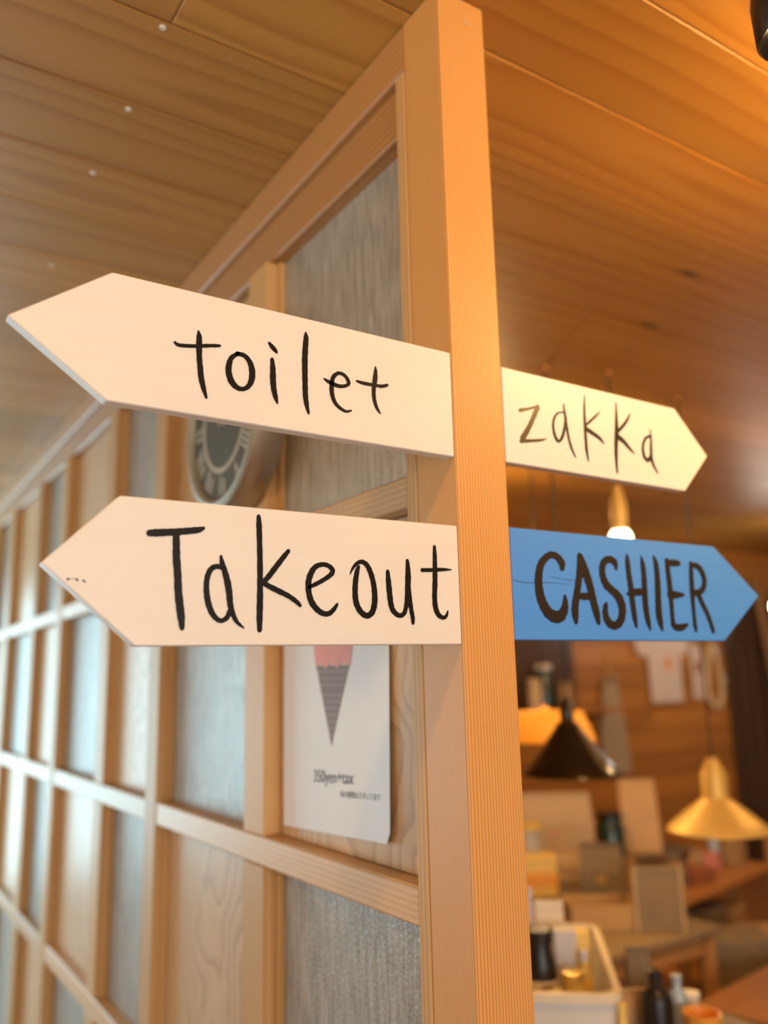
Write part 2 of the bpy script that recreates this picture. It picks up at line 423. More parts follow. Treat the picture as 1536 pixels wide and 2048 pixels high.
# ------------------------------------------------------------------ partition of timber, glass and wood panels
wp = tag(thing('wall_partition', (.045, 2.5, 0)), 'pine partition with a chequered grid of patterned glass and wood panels', kind='structure')
PD = .085                      # depth of the main timbers
box('top_beam', 0, PD, .0905, YF, 2.452, CZ-.001, M['header'], wp, bev=.003)
box('header_rail', .012, PD-.012, .117, YF, 2.362, 2.450, M['header'], wp, bev=.003)
box('jamb_strip', -.001, PD, .0905, .1155, 0, 2.450, M['frame_z'], wp, bev=.002)
uprights = [(1.212, 1.298), (2.330, 2.416), (3.450, 3.536), (4.570, 4.656)]
mids = [(.606, .696), (1.700, 1.790), (2.830, 2.920), (3.960, 4.050), (5.070, 5.160)]
edges = sorted(uprights+mids)
for a, b in uprights: box('upright_post', 0, PD, a, b, 0, 2.361, M['frame_z'], wp, bev=.003)
RAILS = [(1.750, 1.797), (1.183, 1.234), (.620, .671), (.06, .11)]
spans = [(.1160, 1.2115), (1.2985, 2.3295), (2.4165, 3.4495), (3.5365, 4.5695), (4.6565, YF)]
for (a, b) in spans:
    for z0, z1 in RAILS: box('rail', .002, PD-.01, a, b, z0, z1, M['frame_y'], wp, bev=.003)
rows = [(1.797, 2.361), (1.234, 1.750), (.671, 1.183), (.11, .620)]
for (a, b) in mids:
    for z0, z1 in rows: box('stile', .002, PD-.01, a, b, z0+.0005, z1-.0005, M['frame_z'], wp, bev=.002)
cells = []; y = .1155
for a, b in edges: cells.append((y, a)); y = b
cells.append((y, YF))
for ci, (a, b) in enumerate(cells):
    for ri, (z0, z1) in enumerate(rows):
        if (ci+ri) % 2 == 0:
            box('glass_pane', .040, .045, a+.001, b-.001, z0+.001, z1-.001, M['glass'], wp, bev=0)
            if ci < 5:
                box('glazing_bead', .026, .0398, a+.0005, a+.012, z0+.001, z1-.001, M['frame_z'], wp, bev=.001)
                box('glazing_bead', .026, .0398, b-.012, b-.0005, z0+.001, z1-.001, M['frame_z'], wp, bev=.001)
        else:
            box('wood_panel', .036, .048, a+.001, b-.001, z0+.001, z1-.001, M['panel'], wp, bev=.001)

# ------------------------------------------------------------------ corner post
post = tag(thing('corner_post', (.045, .045, 0)), 'square pine timber post that carries the four arrow signs', 'post')
box('timber', 0, .09, 0, .09, .0005, CZ-.0005, M['post'], post, bev=.0025, seg=2)
lathe('wood_plug', [(.0065, -.0006), (.0065, .004)], (.056, 0, 2.495), M['frame_z'], post, seg=16, axis='Y')

# ------------------------------------------------------------------ arrow signs
STROKES = {
 'takeout': [
  ('T',[[(-0.4109,1.661,0.0071),(-0.4034,1.6618,0.0083),(-0.3919,1.6632,0.0079),(-0.3801,1.6647,0.0077),(-0.3682,1.6666,0.0073),(-0.3573,1.6685,0.0068),(-0.3512,1.6709,0.004)],[(-0.3818,1.6626,0.0078),(-0.3812,1.6498,0.008),(-0.3807,1.6359,0.0085),(-0.3789,1.6187,0.0083),(-0.3778,1.6015,0.0085),(-0.3756,1.5845,0.0087),(-0.3739,1.5732,0.0082),(-0.3727,1.562,0.0054)]]),
  ('a',[[(-0.3274,1.6277,0.0048),(-0.3343,1.6297,0.0057),(-0.3411,1.627,0.0061),(-0.3452,1.6192,0.0063),(-0.3466,1.6097,0.0063),(-0.3461,1.5993,0.0067),(-0.344,1.5889,0.0071),(-0.3396,1.5786,0.0066),(-0.3339,1.5724,0.0057),(-0.3284,1.5707,0.0052),(-0.3222,1.5744,0.0056),(-0.3192,1.5815,0.0057)],[(-0.3305,1.6413,0.0028),(-0.3288,1.633,0.0061),(-0.3255,1.6237,0.0069),(-0.3222,1.612,0.0078),(-0.3201,1.6002,0.0075),(-0.319,1.5897,0.007),(-0.316,1.5792,0.006),(-0.3109,1.5699,0.0047),(-0.3026,1.5633,0.0017)]]),
  ('k',[[(-0.2858,1.6898,0.0048),(-0.2851,1.6786,0.0069),(-0.2844,1.6601,0.0066),(-0.2837,1.6356,0.0069),(-0.2834,1.6113,0.0071),(-0.2835,1.5932,0.0076),(-0.2838,1.5752,0.0073),(-0.2837,1.5612,0.0057)],[(-0.2482,1.6523,0.0049),(-0.2551,1.644,0.0061),(-0.2645,1.6323,0.0066),(-0.2725,1.6221,0.0065),(-0.2778,1.6164,0.0057)],[(-0.2824,1.6155,0.005),(-0.2724,1.6105,0.0063),(-0.2604,1.6055,0.0066),(-0.2482,1.6004,0.0059),(-0.2386,1.5946,0.0055),(-0.2332,1.5899,0.004)]]),
  ('e',[[(-0.2213,1.6117,0.0045),(-0.2121,1.6158,0.0051),(-0.2006,1.622,0.0054),(-0.1919,1.6282,0.0061),(-0.1903,1.6334,0.0065),(-0.1961,1.6382,0.0056),(-0.2048,1.639,0.0056),(-0.2134,1.6354,0.0064),(-0.2191,1.6275,0.0073),(-0.2223,1.6173,0.0075),(-0.222,1.606,0.0073),(-0.2186,1.5949,0.0078),(-0.2116,1.5864,0.0073),(-0.2031,1.5816,0.0066),(-0.1953,1.5818,0.0061),(-0.1887,1.587,0.0053),(-0.1843,1.5929,0.0033)]]),
  ('o',[[(-0.166,1.6295,0.0011),(-0.1622,1.6368,0.0033),(-0.156,1.6431,0.0048),(-0.1491,1.6454,0.0056),(-0.1423,1.6419,0.0066),(-0.1371,1.6329,0.0071),(-0.1335,1.6212,0.0072),(-0.1318,1.6082,0.0077),(-0.1323,1.5951,0.0079),(-0.1359,1.5846,0.0076),(-0.1436,1.5803,0.0072),(-0.1519,1.5848,0.0074),(-0.1577,1.5943,0.0078),(-0.1594,1.6058,0.0075),(-0.1587,1.6201,0.0072),(-0.1562,1.6332,0.0062),(-0.1538,1.6392,0.0041)]]),
  ('u',[[(-0.1121,1.6355,0.0051),(-0.1113,1.6235,0.0073),(-0.1101,1.609,0.0079),(-0.1085,1.5958,0.0076),(-0.1048,1.5867,0.007),(-0.0962,1.5816,0.0059),(-0.0889,1.5851,0.0059),(-0.0853,1.5965,0.0063),(-0.0832,1.61,0.0077),(-0.0818,1.6289,0.0085),(-0.0817,1.6425,0.0066),(-0.0822,1.6506,0.0049)],[(-0.0818,1.6154,0.0072),(-0.0803,1.602,0.0069),(-0.0783,1.5887,0.0062),(-0.0765,1.5794,0.0059),(-0.0764,1.5728,0.0046)]]),
  ('t',[[(-0.0393,1.6716,0.0045),(-0.0393,1.6587,0.0065),(-0.0397,1.642,0.0071),(-0.0404,1.624,0.0078),(-0.0417,1.6061,0.0074),(-0.0406,1.5924,0.0078),(-0.0362,1.5837,0.007),(-0.0287,1.5805,0.0052),(-0.024,1.5833,0.0043),(-0.0215,1.5891,0.002)],[(-0.06,1.64,0.0052),(-0.0457,1.6408,0.005),(-0.0285,1.6423,0.0047),(-0.0138,1.6429,0.0017)]]),
 ],
 'toilet': [
  ('t',[[(-0.362,1.899,0.0017),(-0.3609,1.8921,0.0063),(-0.3607,1.8803,0.007),(-0.3601,1.8663,0.0065),(-0.3587,1.8537,0.0068),(-0.3575,1.8434,0.0069),(-0.3547,1.8323,0.006),(-0.351,1.8208,0.0031)],[(-0.3891,1.8792,0.0032),(-0.3849,1.8771,0.0043),(-0.3753,1.878,0.0044),(-0.3639,1.88,0.0044),(-0.3488,1.8836,0.0042),(-0.337,1.8859,0.0035),(-0.3346,1.8865,0.0009)]]),
  ('o',[[(-0.3128,1.8814,0.0047),(-0.3212,1.8745,0.0057),(-0.3243,1.8649,0.0072),(-0.3245,1.8554,0.0076),(-0.3208,1.8453,0.008),(-0.3141,1.8394,0.0066),(-0.3068,1.8387,0.0053),(-0.3001,1.8431,0.0058),(-0.2959,1.8522,0.0074),(-0.2954,1.8632,0.0078),(-0.2985,1.8735,0.0067),(-0.3054,1.8801,0.0058),(-0.3146,1.8808,0.005)]]),
  ('i',[[(-0.2697,1.8825,0.0047),(-0.2687,1.8706,0.007),(-0.2685,1.8572,0.0077),(-0.2673,1.8452,0.0071),(-0.265,1.8358,0.0061),(-0.2627,1.8289,0.0024)],[(-0.2736,1.9024,0.0034),(-0.2697,1.8983,0.0059),(-0.2652,1.8942,0.005),(-0.2634,1.8915,0.0017)]]),
  ('l',[[(-0.2245,1.926,0.0025),(-0.224,1.9197,0.0065),(-0.225,1.9067,0.0074),(-0.2258,1.8913,0.0077),(-0.2258,1.8749,0.0075),(-0.2256,1.8599,0.0072),(-0.2252,1.845,0.007),(-0.2236,1.8328,0.006),(-0.221,1.8227,0.003)]]),
  ('e',[[(-0.1989,1.8707,0.0024),(-0.1937,1.8683,0.0047),(-0.1873,1.8665,0.0053),(-0.1809,1.8651,0.0053),(-0.1745,1.8653,0.0048),(-0.1674,1.8675,0.0043),(-0.1641,1.8716,0.0054),(-0.1667,1.8776,0.0051),(-0.1721,1.8815,0.0048),(-0.1791,1.8817,0.0047),(-0.1856,1.8761,0.0055),(-0.1882,1.8678,0.0058),(-0.1887,1.8589,0.0062),(-0.1875,1.8503,0.0058),(-0.1839,1.8422,0.0052),(-0.177,1.8365,0.0046),(-0.1685,1.8334,0.0036),(-0.1611,1.8356,0.0025)]]),
  ('t',[[(-0.1237,1.9007,0.0019),(-0.1234,1.8946,0.005),(-0.1245,1.8842,0.0071),(-0.1259,1.8759,0.0064),(-0.127,1.8676,0.0059),(-0.1266,1.8576,0.0056),(-0.124,1.848,0.005),(-0.1202,1.8416,0.0036),(-0.1169,1.8383,0.0009)],[(-0.1519,1.8763,0.003),(-0.1436,1.8752,0.0046),(-0.1324,1.8752,0.0047),(-0.1234,1.8755,0.0043),(-0.1142,1.8759,0.0048),(-0.1061,1.8789,0.0043)]]),
 ],
 'zakka': [
  ('z',[[(0.1218,1.8811,0.006),(0.1391,1.8863,0.004),(0.1568,1.8923,0.0046)],[(0.1568,1.8915,0.0082),(0.1474,1.8749,0.0077),(0.137,1.8576,0.0079),(0.1237,1.8393,0.0094)],[(0.1204,1.835,0.0061),(0.1395,1.838,0.0046),(0.158,1.8414,0.004),(0.1705,1.8451,0.0012)]]),
  ('a',[[(0.2112,1.8913,0.0033),(0.2016,1.8906,0.0028),(0.1915,1.8841,0.0038),(0.1856,1.8696,0.0045),(0.1869,1.8554,0.0053),(0.1914,1.8464,0.0055),(0.1966,1.8455,0.0044),(0.2037,1.8545,0.0052),(0.2093,1.8699,0.0048),(0.2128,1.885,0.0045)],[(0.2096,1.9049,0.0022),(0.2111,1.8896,0.0049),(0.2129,1.8736,0.0049),(0.2154,1.8546,0.0045),(0.2203,1.8375,0.0045),(0.2273,1.8247,0.0022)]]),
  ('k',[[(0.2559,1.9267,0.0018),(0.2533,1.9046,0.0044),(0.2522,1.8795,0.0054),(0.2518,1.8597,0.0054),(0.2519,1.8384,0.0054),(0.2541,1.8224,0.0023)],[(0.2866,1.9045,0.0017),(0.2742,1.8942,0.004),(0.2548,1.8791,0.004)],[(0.2531,1.873,0.0078),(0.2692,1.8671,0.0067),(0.2822,1.8615,0.0059),(0.2905,1.8543,0.0022)]]),
  ('k',[[(0.3251,1.9255,0.0024),(0.3236,1.9038,0.0052),(0.3216,1.8814,0.0079),(0.3184,1.8606,0.0078),(0.3158,1.8368,0.0065),(0.3153,1.8109,0.0033)],[(0.355,1.9113,0.0027),(0.3442,1.8967,0.0052),(0.3243,1.8784,0.0057)],[(0.3234,1.8698,0.0097),(0.3357,1.8638,0.0075),(0.3477,1.8544,0.0055),(0.3576,1.8476,0.0023)]]),
  ('a',[[(0.3984,1.8812,0.0051),(0.3879,1.8762,0.0049),(0.38,1.8622,0.0056),(0.3806,1.8467,0.0067),(0.3883,1.84,0.007),(0.3966,1.8471,0.0064),(0.4004,1.8614,0.0038)],[(0.401,1.8921,0.002),(0.4007,1.8754,0.0045),(0.398,1.8542,0.0055),(0.3993,1.8388,0.0062),(0.4043,1.829,0.0046),(0.4103,1.8211,0.002)]]),
 ],
 'cashier': [
  ('C',[[(0.1848,1.6552,0.009),(0.1849,1.6627,0.0128),(0.1773,1.6707,0.0111),(0.1662,1.6737,0.01),(0.1546,1.6688,0.0105),(0.1445,1.6585,0.012),(0.1398,1.6454,0.0133),(0.138,1.6308,0.0144),(0.1398,1.6145,0.016),(0.1454,1.6011,0.0167),(0.1543,1.5905,0.0173),(0.1663,1.5858,0.0175),(0.1777,1.5884,0.0166),(0.1848,1.5977,0.014),(0.1869,1.607,0.0101),(0.187,1.6153,0.0056)]]),
  ('A',[[(0.2216,1.6752,0.0106),(0.2211,1.6628,0.0117),(0.2173,1.6436,0.0121),(0.2123,1.6246,0.0125),(0.2066,1.6057,0.0132),(0.2047,1.5918,0.0135),(0.2055,1.5798,0.0078)],[(0.2229,1.6744,0.0107),(0.2281,1.6603,0.0147),(0.2345,1.6444,0.0148),(0.2395,1.6275,0.0141),(0.2436,1.6087,0.0141),(0.248,1.5928,0.0135),(0.2507,1.5797,0.0081)],[(0.2161,1.6168,0.0094),(0.2279,1.6167,0.0108),(0.2386,1.618,0.0094)],[(0.2224,1.6629,0.0161),(0.2246,1.6516,0.0174)]]),
  ('S',[[(0.2962,1.6606,0.0057),(0.2944,1.6698,0.0117),(0.2823,1.6741,0.0108),(0.2707,1.6685,0.0117),(0.2661,1.6576,0.0128),(0.267,1.646,0.0132),(0.2727,1.6356,0.0141),(0.2842,1.6274,0.0132),(0.2958,1.6191,0.0157),(0.3021,1.6067,0.0163),(0.3021,1.5942,0.0149),(0.2958,1.5815,0.0135),(0.2827,1.5756,0.0124),(0.271,1.581,0.0136),(0.2661,1.5923,0.0123),(0.268,1.6038,0.0092),(0.2705,1.6086,0.0037)]]),
  ('H',[[(0.3224,1.6827,0.0043),(0.3223,1.6727,0.0102),(0.3229,1.6559,0.0109),(0.3245,1.6391,0.0116),(0.3254,1.6215,0.0116),(0.3269,1.6039,0.0116),(0.3285,1.5873,0.0101),(0.3306,1.5752,0.0058)],[(0.354,1.6832,0.0024),(0.3559,1.6706,0.0097),(0.3566,1.6526,0.0111),(0.3556,1.6325,0.0118),(0.3547,1.6126,0.0125),(0.3559,1.5928,0.0118),(0.3581,1.5811,0.0103),(0.3611,1.5703,0.0029)],[(0.3171,1.6236,0.0049),(0.3266,1.6259,0.0107),(0.3412,1.6275,0.0113),(0.3543,1.628,0.0109)]]),
  ('I',[[(0.3828,1.6834,0.0055),(0.3867,1.6724,0.0108),(0.3871,1.654,0.0122),(0.386,1.6337,0.013),(0.3844,1.6135,0.0135),(0.3836,1.5955,0.0143),(0.3855,1.5816,0.0121),(0.3883,1.5707,0.0045)]]),
  ('E',[[(0.4135,1.679,0.0109),(0.4133,1.6656,0.0109),(0.4144,1.6451,0.0119),(0.4147,1.6247,0.0109),(0.4146,1.6064,0.0099),(0.4145,1.5892,0.0093),(0.4147,1.5791,0.0108)],[(0.4139,1.676,0.0098),(0.4288,1.6768,0.011),(0.4414,1.677,0.009)],[(0.4126,1.6261,0.0133),(0.4281,1.6262,0.0113),(0.4462,1.627,0.0045)],[(0.4153,1.5781,0.0104),(0.4226,1.5752,0.0109),(0.4351,1.5759,0.0106),(0.4482,1.5802,0.0052)]]),
  ('R',[[(0.4712,1.6787,0.0081),(0.4697,1.6633,0.0105),(0.4683,1.6422,0.0113),(0.4676,1.6266,0.0113),(0.467,1.611,0.0089),(0.4671,1.5955,0.0081),(0.4672,1.58,0.0089),(0.4683,1.5713,0.0065)],[(0.4715,1.6755,0.0075),(0.4845,1.6752,0.0104),(0.4956,1.6678,0.0118),(0.501,1.6542,0.0118),(0.4984,1.6425,0.0107),(0.4881,1.6336,0.0103),(0.4715,1.6309,0.0098)],[(0.4825,1.6292,0.0112),(0.4888,1.6168,0.0103),(0.4968,1.6045,0.0099),(0.5044,1.5901,0.0098),(0.5112,1.5704,0.0082)]]),
 ],
}

TH = .017
def sign(key, poly, label, mat, ink, special=None):
    xs = [p[0] for p in poly]
    t = tag(thing('arrow_sign', ((min(xs)+max(xs))/2, TH/2, min(p[1] for p in poly))), label, 'sign', 'arrow signs on the post')
    prism('board', poly, TH, mat, t, bev=.0012, base=0.0)
    for i, (ch, sts) in enumerate(STROKES[key]):
        strokes('letter', sts, (special or {}).get(i, ink), t, 0.0)
    return t
sign('toilet', [(-.5625, 1.8730), (-.4605, 1.9462), (-.0006, 1.9446), (-.0006, 1.7962), (-.4605, 1.7992)],
     'white painted arrow board lettered toilet in black brush strokes', M['white_paint'], M['ink'])
tk = sign('takeout', [(-.5165, 1.6235), (-.4428, 1.6985), (-.0006, 1.7020), (-.0006, 1.5470), (-.4215, 1.5430)],
     'white painted arrow board lettered Takeout in black brush strokes', M['white_paint'], M['ink'])
for (x, z, r) in ((-.4905, 1.6085, .0012), (-.4865, 1.6090, .0006), (-.4825, 1.6088, .0010), (-.4815, 1.6075, .0007), (-.4760, 1.6080, .0008), (-.4745, 1.6068, .0009)):
    prism('paint_speck', [(x+r*1.6*math.cos(a), z+r*math.sin(a)) for a in (0, 1.1, 2.2, 3.3, 4.4, 5.4)], .0004, M['ink'], tk, base=-.0003)
sign('zakka', [(.0906, 1.9419), (.4670, 1.9392), (.5424, 1.8665), (.4750, 1.7985), (.0906, 1.8005)],
     'white painted arrow board lettered zakka in thin black strokes', M['white_paint'], M['ink'], {0: M['olive_ink']})
ck = sign('cashier', [(.0906, 1.7075), (.5344, 1.7105), (.6445, 1.6322), (.5390, 1.5552), (.0906, 1.5535)],
     'blue painted arrow board lettered CASHIER in dark capitals', M['blue_paint'], M['brown_ink'])
strokes('crack', [[(.0915, 1.6345, .0007), (.115, 1.6315, .0009), (.150, 1.6335, .0007), (.200, 1.6325, .0003)], [(.160, 1.6425, .0004), (.200, 1.639, .0006), (.240, 1.640, .0003)]], M['brown_ink'], ck, 0.0, .0002)

# ------------------------------------------------------------------ wall clock
CY, CZc, CR = .690, 2.035, .192
ckx = tag(thing('wall_clock', (-.03, CY, CZc-CR), 'round silver drum clock with dark grey dial on the partition', 'clock'), cat='clock')
lathe('case', [(CR-.004, -.0005), (CR, -.006), (CR, -.056), (CR-.003, -.062), (CR-.009, -.062), (CR-.011, -.050), (.001, -.050)], (0, CY, CZc), M['metal'], ckx, seg=64, axis='X')
lathe('bezel', [(CR-.010, -.056), (CR-.010, -.0635), (CR-.016, -.0655), (CR-.023, -.061), (CR-.025, -.0525)], (0, CY, CZc), M['bezel'], ckx, seg=64, axis='X', caps=False)
dl = lathe('dial', [(CR-.022, -.0505), (CR-.022, -.0525), (.0005, -.0525)], (0, CY, CZc), M['dial'], ckx, seg=48, axis='X')
lathe('minute_ring', [(.112, -.0523), (.112, -.0532), (.101, -.0532), (.101, -.0523)], (0, CY, CZc), M['numeral'], dl, seg=64, axis='X', caps=False)
def numeral(k, text):
    a = 2*math.pi*k/12; vs, fs = [], []
    wid = {'I': .012, 'V': .022, 'X': .022}; tot = sum(wid[c] for c in text); x = -tot/2
    r0, r1 = .117, .158
    def bar(p, q, w2):
        d = Vector((q[0]-p[0], q[1]-p[1])).normalized(); n = Vector((-d.y, d.x))*w2
        b = len(vs)
        for s in (1, -1):
            for e in (p, q):
                u, r = e[0]+n.x*s, e[1]+n.y*s
                # u across the reading direction, r outwards
                yy = -(u*math.cos(a)+r*math.sin(a)); zz = -u*math.sin(a)+r*math.cos(a)
                vs.append((-.0525, CY+yy, CZc+zz)); vs.append((-.0533, CY+yy, CZc+zz))
        fs.extend([(b, b+2, b+6, b+4), (b+1, b+5, b+7, b+3), (b, b+1, b+3, b+2), (b+4, b+6, b+7, b+5), (b, b+4, b+5, b+1), (b+2, b+3, b+7, b+6)])
    for c in text:
        m = x+wid[c]/2
        if c == 'I': bar((m, r0), (m, r1), .0032)
        elif c == 'V': bar((m-.007, r1), (m, r0), .003); bar((m+.007, r1), (m, r0), .002)
        else: bar((m-.007, r1), (m+.007, r0), .003); bar((m+.007, r1), (m-.007, r0), .002)
        x += wid[c]
    link('numeral', vs, fs, M['numeral'], dl)
for k, t in enumerate(('XII', 'I', 'II', 'III', 'IIII', 'V', 'VI', 'VII', 'VIII', 'IX', 'X', 'XI')): numeral(k, t)
def hand(ang, ln, wd, xx):
    a = math.radians(ang); d = Vector((-math.sin(a), math.cos(a))); n = Vector((d.y, -d.x))
    poly = [d*-.02+n*wd, d*ln*.9+n*wd*.6, d*ln, d*ln*.9-n*wd*.6, d*-.02-n*wd]
    prism('hand', [(CY+p.x, CZc+p.y) for p in poly], -.001, M['numeral'], ckx, plane='X', base=xx)
hand(320, .09, .005, -.0545); hand(62, .135, .004, -.0560)
lathe('hub', [(.007, -.0525), (.007, -.058), (.0005, -.059)], (0, CY, CZc), M['metal'], ckx, seg=16, axis='X')

# ------------------------------------------------------------------ ice cream poster
PX = .0335
pt = tag(thing('ice_cream_poster', (PX, .40, 1.26), 'white paper poster with a pink ice cream cone and its price', 'poster'), cat='poster')
def curl(yy, zz):
    u = (.585-yy)/.365; v = (zz-1.26)/.45
    return PX-.0015-.006*max(0, u-.80)/.2*max(0, 1-v*1.3)-.0025*math.sin(u*3.0)*(1-v)
vs, fs = [], []; NY, NZ = 16, 18
def pz(yy, t):
    u = (.585-yy)/.365
    zb = 1.2535+.016*u - (.008 if u > .97 else 0)
    return zb+(1.715-zb)*t
for layer in (0, .0004):
    for j in range(NZ+1):
        for i in range(NY+1):
            u = i/NY; yy = .585-.365*u+(.003*(1-j/NZ)*u)
            if i == NY and j == 0: yy += .010
            zz = pz(yy, j/NZ); vs.append((curl(yy, zz)+layer, yy, zz))
K = (NY+1)*(NZ+1)
for j in range(NZ):
    for i in range(NY):
        a = j*(NY+1)+i; fs.append((a, a+1, a+NY+2, a+NY+1)); fs.append((K+a, K+a+NY+1, K+a+NY+2, K+a+1))
rim = [i for i in range(NY+1)]+[j*(NY+1)+NY for j in range(1, NZ+1)]+[NZ*(NY+1)+i for i in range(NY-1, -1, -1)]+[j*(NY+1) for j in range(NZ-1, 0, -1)]
for a, b in zip(rim, rim[1:]+rim[:1]): fs.append((a, b, K+b, K+a))
sheet = link('sheet', vs, fs, M['paper'], pt, True)
def on_sheet(name, poly, mat, lift):
    vs = [(curl(y_, z_)-lift, y_, z_) for y_, z_ in poly]+[(curl(y_, z_)-lift+.0003, y_, z_) for y_, z_ in poly]
    n = len(poly); fs = [tuple(range(n)), tuple(range(2*n-1, n-1, -1))]+[(i, (i+1) % n, n+(i+1) % n, n+i) for i in range(n)]
    return link(name, vs, fs, mat, sheet)
on_sheet('printed_cone', [(.455, 1.534), (.340, 1.531), (.3925, 1.420), (.401, 1.400), (.409, 1.420)], M['cone'], .0006)
ice = [(.455, 1.530), (.462, 1.560), (.458, 1.585), (.448, 1.600), (.445, 1.625), (.425, 1.645), (.412, 1.670), (.398, 1.690), (.392, 1.668), (.372, 1.648), (.352, 1.628), (.345, 1.602), (.333, 1.585), (.331, 1.558), (.339, 1.528), (.36, 1.536), (.38, 1.526), (.40, 1.537), (.42, 1.527), (.44, 1.537)]
on_sheet('printed_ice', ice, M['pink'], .0009)
def text(name, body, y_left, z_base, height, width, mat, parent, xf):
    cu = D.curves.new(name, 'FONT'); cu.body = body; cu.size = 1.0; cu.extrude = .0
    o = D.objects.new(name, cu); col.objects.link(o)
    bpy.context.view_layer.update()
    me = D.meshes.new_from_object(o.evaluated_get(bpy.context.evaluated_depsgraph_get()))
    D.objects.remove(o); D.curves.remove(cu)
    xs = [v.co.x for v in me.vertices]; ys = [v.co.y for v in me.vertices]
    kx = width/(max(xs)-min(xs)); kz = height/(max(ys)-min(ys)); x0 = min(xs); yb = min(ys)
    vs = []
    for v in me.vertices:
        yy = y_left-(v.co.x-x0)*kx; zz = z_base+(v.co.y-yb)*kz+(y_left-yy)*.05
        vs.append((xf(yy, zz), yy, zz))
    fs = [tuple(p.vertices) for p in me.polygons]; D.meshes.remove(me)
    return link(name, vs, fs, mat, parent)
text('printed_price', '350yen+tax', .464, 1.332, .026, .133, M['print'], sheet, lambda a, b: curl(a, b)-.0008)
text('printed_note', '\u5473\u306e\u7a2e\u985e\u306f\u30b9\u30bf\u30c3\u30d5\u307e\u3067', .372, 1.3215, .0105, .122, M['print'], sheet, lambda a, b: curl(a, b)-.0008)

# ------------------------------------------------------------------ lamps
def pendant(name, label, x, y, zb, prof, shade_mat, neck, bulb_mat, bulb_r=.03, bulb_z=.03, cord_mat=None, seg=40, neck_mat=None):
    """prof: outer profile (r, z above zb) from rim to top; neck: (r, z0, z1)"""
    t = tag(thing(name, (x, y, zb)), label, 'lamp', 'pendant lamps in the shop')
    if prof:
        inner = [(max(.001, r-.002), z_-.0015) for r, z_ in reversed(prof)]
        lathe('shade', prof+inner+[prof[0]], (x, y, zb), shade_mat, t, seg=seg, caps=False)
    r, n0, n1 = neck
    lathe('socket', [(r*.9, n0), (r, n0+.004), (r, n0+(n1-n0)*.6), (r*.45, n1), (.003, n1+.004)], (x, y, zb), neck_mat or shade_mat, t, seg=20)
    tube('cord', [(x, y, zb+n1), (x, y, CZ-.02)], .0035, cord_mat or M['cord'], t)
    lathe('ceiling_rose', [(.013, CZ-zb-.0005), (.013, CZ-zb-.008), (.008, CZ-zb-.018), (.004, CZ-zb-.02)], (x, y, zb), M['shelf'], t, seg=16)
    sphere('bulb', (x, y, zb+bulb_z), bulb_r, bulb_mat, t, 1.15)
    return t
black_prof = [(.153, 0), (.150, .008), (.118, .040), (.080, .085), (.045, .130), (.030, .155)]
pendant('pendant_lamp', 'black cone pendant lamp with a slim neck over the shop display', 1.255, 1.10, 1.215, black_prof, M['bronze'], (.021, .150, .225), M['bulb_shop'], .022, .085, M['black'])
gold_prof = [(.170, 0), (.168, .006), (.135, .035), (.085, .075), (.050, .100), (.046, .108)]
pendant('pendant_lamp', 'brass cone pendant lamp with a cylinder neck', 1.915, 1.085, .985, gold_prof, M['brass'], (.044, .100, .235), M['bulb_shop'], .024, .055)
yel_prof = [(.185, 0), (.184, .004), (.152, .078), (.146, .100), (.138, .106), (.03, .108)]
pendant('pendant_lamp', 'yellow glowing drum pendant lamp behind the black cone lamp', 1.6132, 1.5836, 1.2773, yel_prof, M['shade_yellow'], (.016, .104, .125), M['bulb_shop'], .026, .05)
pendant('pendant_lamp', 'small bare bulb pendant in a brass socket above the blue sign', 1.472, 1.022, 1.945, None, None, (.026, .030, .185), M['bulb_small'], .037, .0, M['cord'], neck_mat=M['brass'])
pendant('pendant_lamp', 'white globe pendant bulb hanging near the back wall', 4.72, 2.52, 1.95, None, None, (.025, .06, .13), M['bulb_globe'], .07, .0, M['cord'], neck_mat=M['brass'])
def downlight(label, x, y, zb, r=.045, h=.10, bulb=None):
    t = tag(thing('ceiling_lamp', (x, y, zb)), label, 'lamp')
    lathe('stem', [(.012, .10), (.012, CZ-zb-.014), (.04, CZ-zb-.012), (.04, CZ-zb-.0005)], (x, y, zb), M['black'], t, seg=20)
    lathe('housing', [(r, .05), (r, .09), (r*.75, .12), (.01, .125)], (x, y, zb), M['black'], t, seg=28)
    sphere('bulb', (x, y, zb+.012), .04, bulb or M['bulb_warm'], t, 1.1)
sx0, sy0, sz0 = 0.2593, -0.4045, 2.3232
sp = tag(thing('spotlight', (sx0, sy0, sz0-.06)), 'black bullet spotlight fixed to the ceiling', 'lamp')
lathe('head', [(.040, -.045), (.056, -.055), (.060, -.050), (.062, .0), (.056, .045), (.035, .075), (.010, .085)], (sx0, sy0, sz0), M['black'], sp, seg=32)
lathe('lens', [(.0395, -.047), (.0395, -.045), (.001, -.044)], (sx0, sy0, sz0), M['bulb_spot'], sp, seg=24)
lathe('stem', [(.009, .08), (.009, CZ-sz0-.012), (.035, CZ-sz0-.010), (.035, CZ-sz0-.0005)], (sx0, sy0, sz0), M['black'], sp, seg=20)
downlight('bare warm bulb lamp close to the ceiling beside the post', .78, -.50, 2.29, .03, bulb=M['bulb_bare'])
downlight('added warm fill bulb unseen behind the partition in the shop', 1.8, 2.2, 2.2, bulb=M['bulb_shop_fill'])  # added out of sight to brighten the back wall
downlight('warm bulb lamp over the passage entrance', -1.35, -.52, 2.36, bulb=M['bulb_pass'])
downlight('added unseen warm bulb filling the sign fronts from the front room', -.5, -2.1, 2.33)  # added behind the camera as front light for the signs
downlight('added unseen warm fill bulb on the shop side behind the camera', 2.3, -1.3, 2.30)  # another bulb added behind the camera for fill
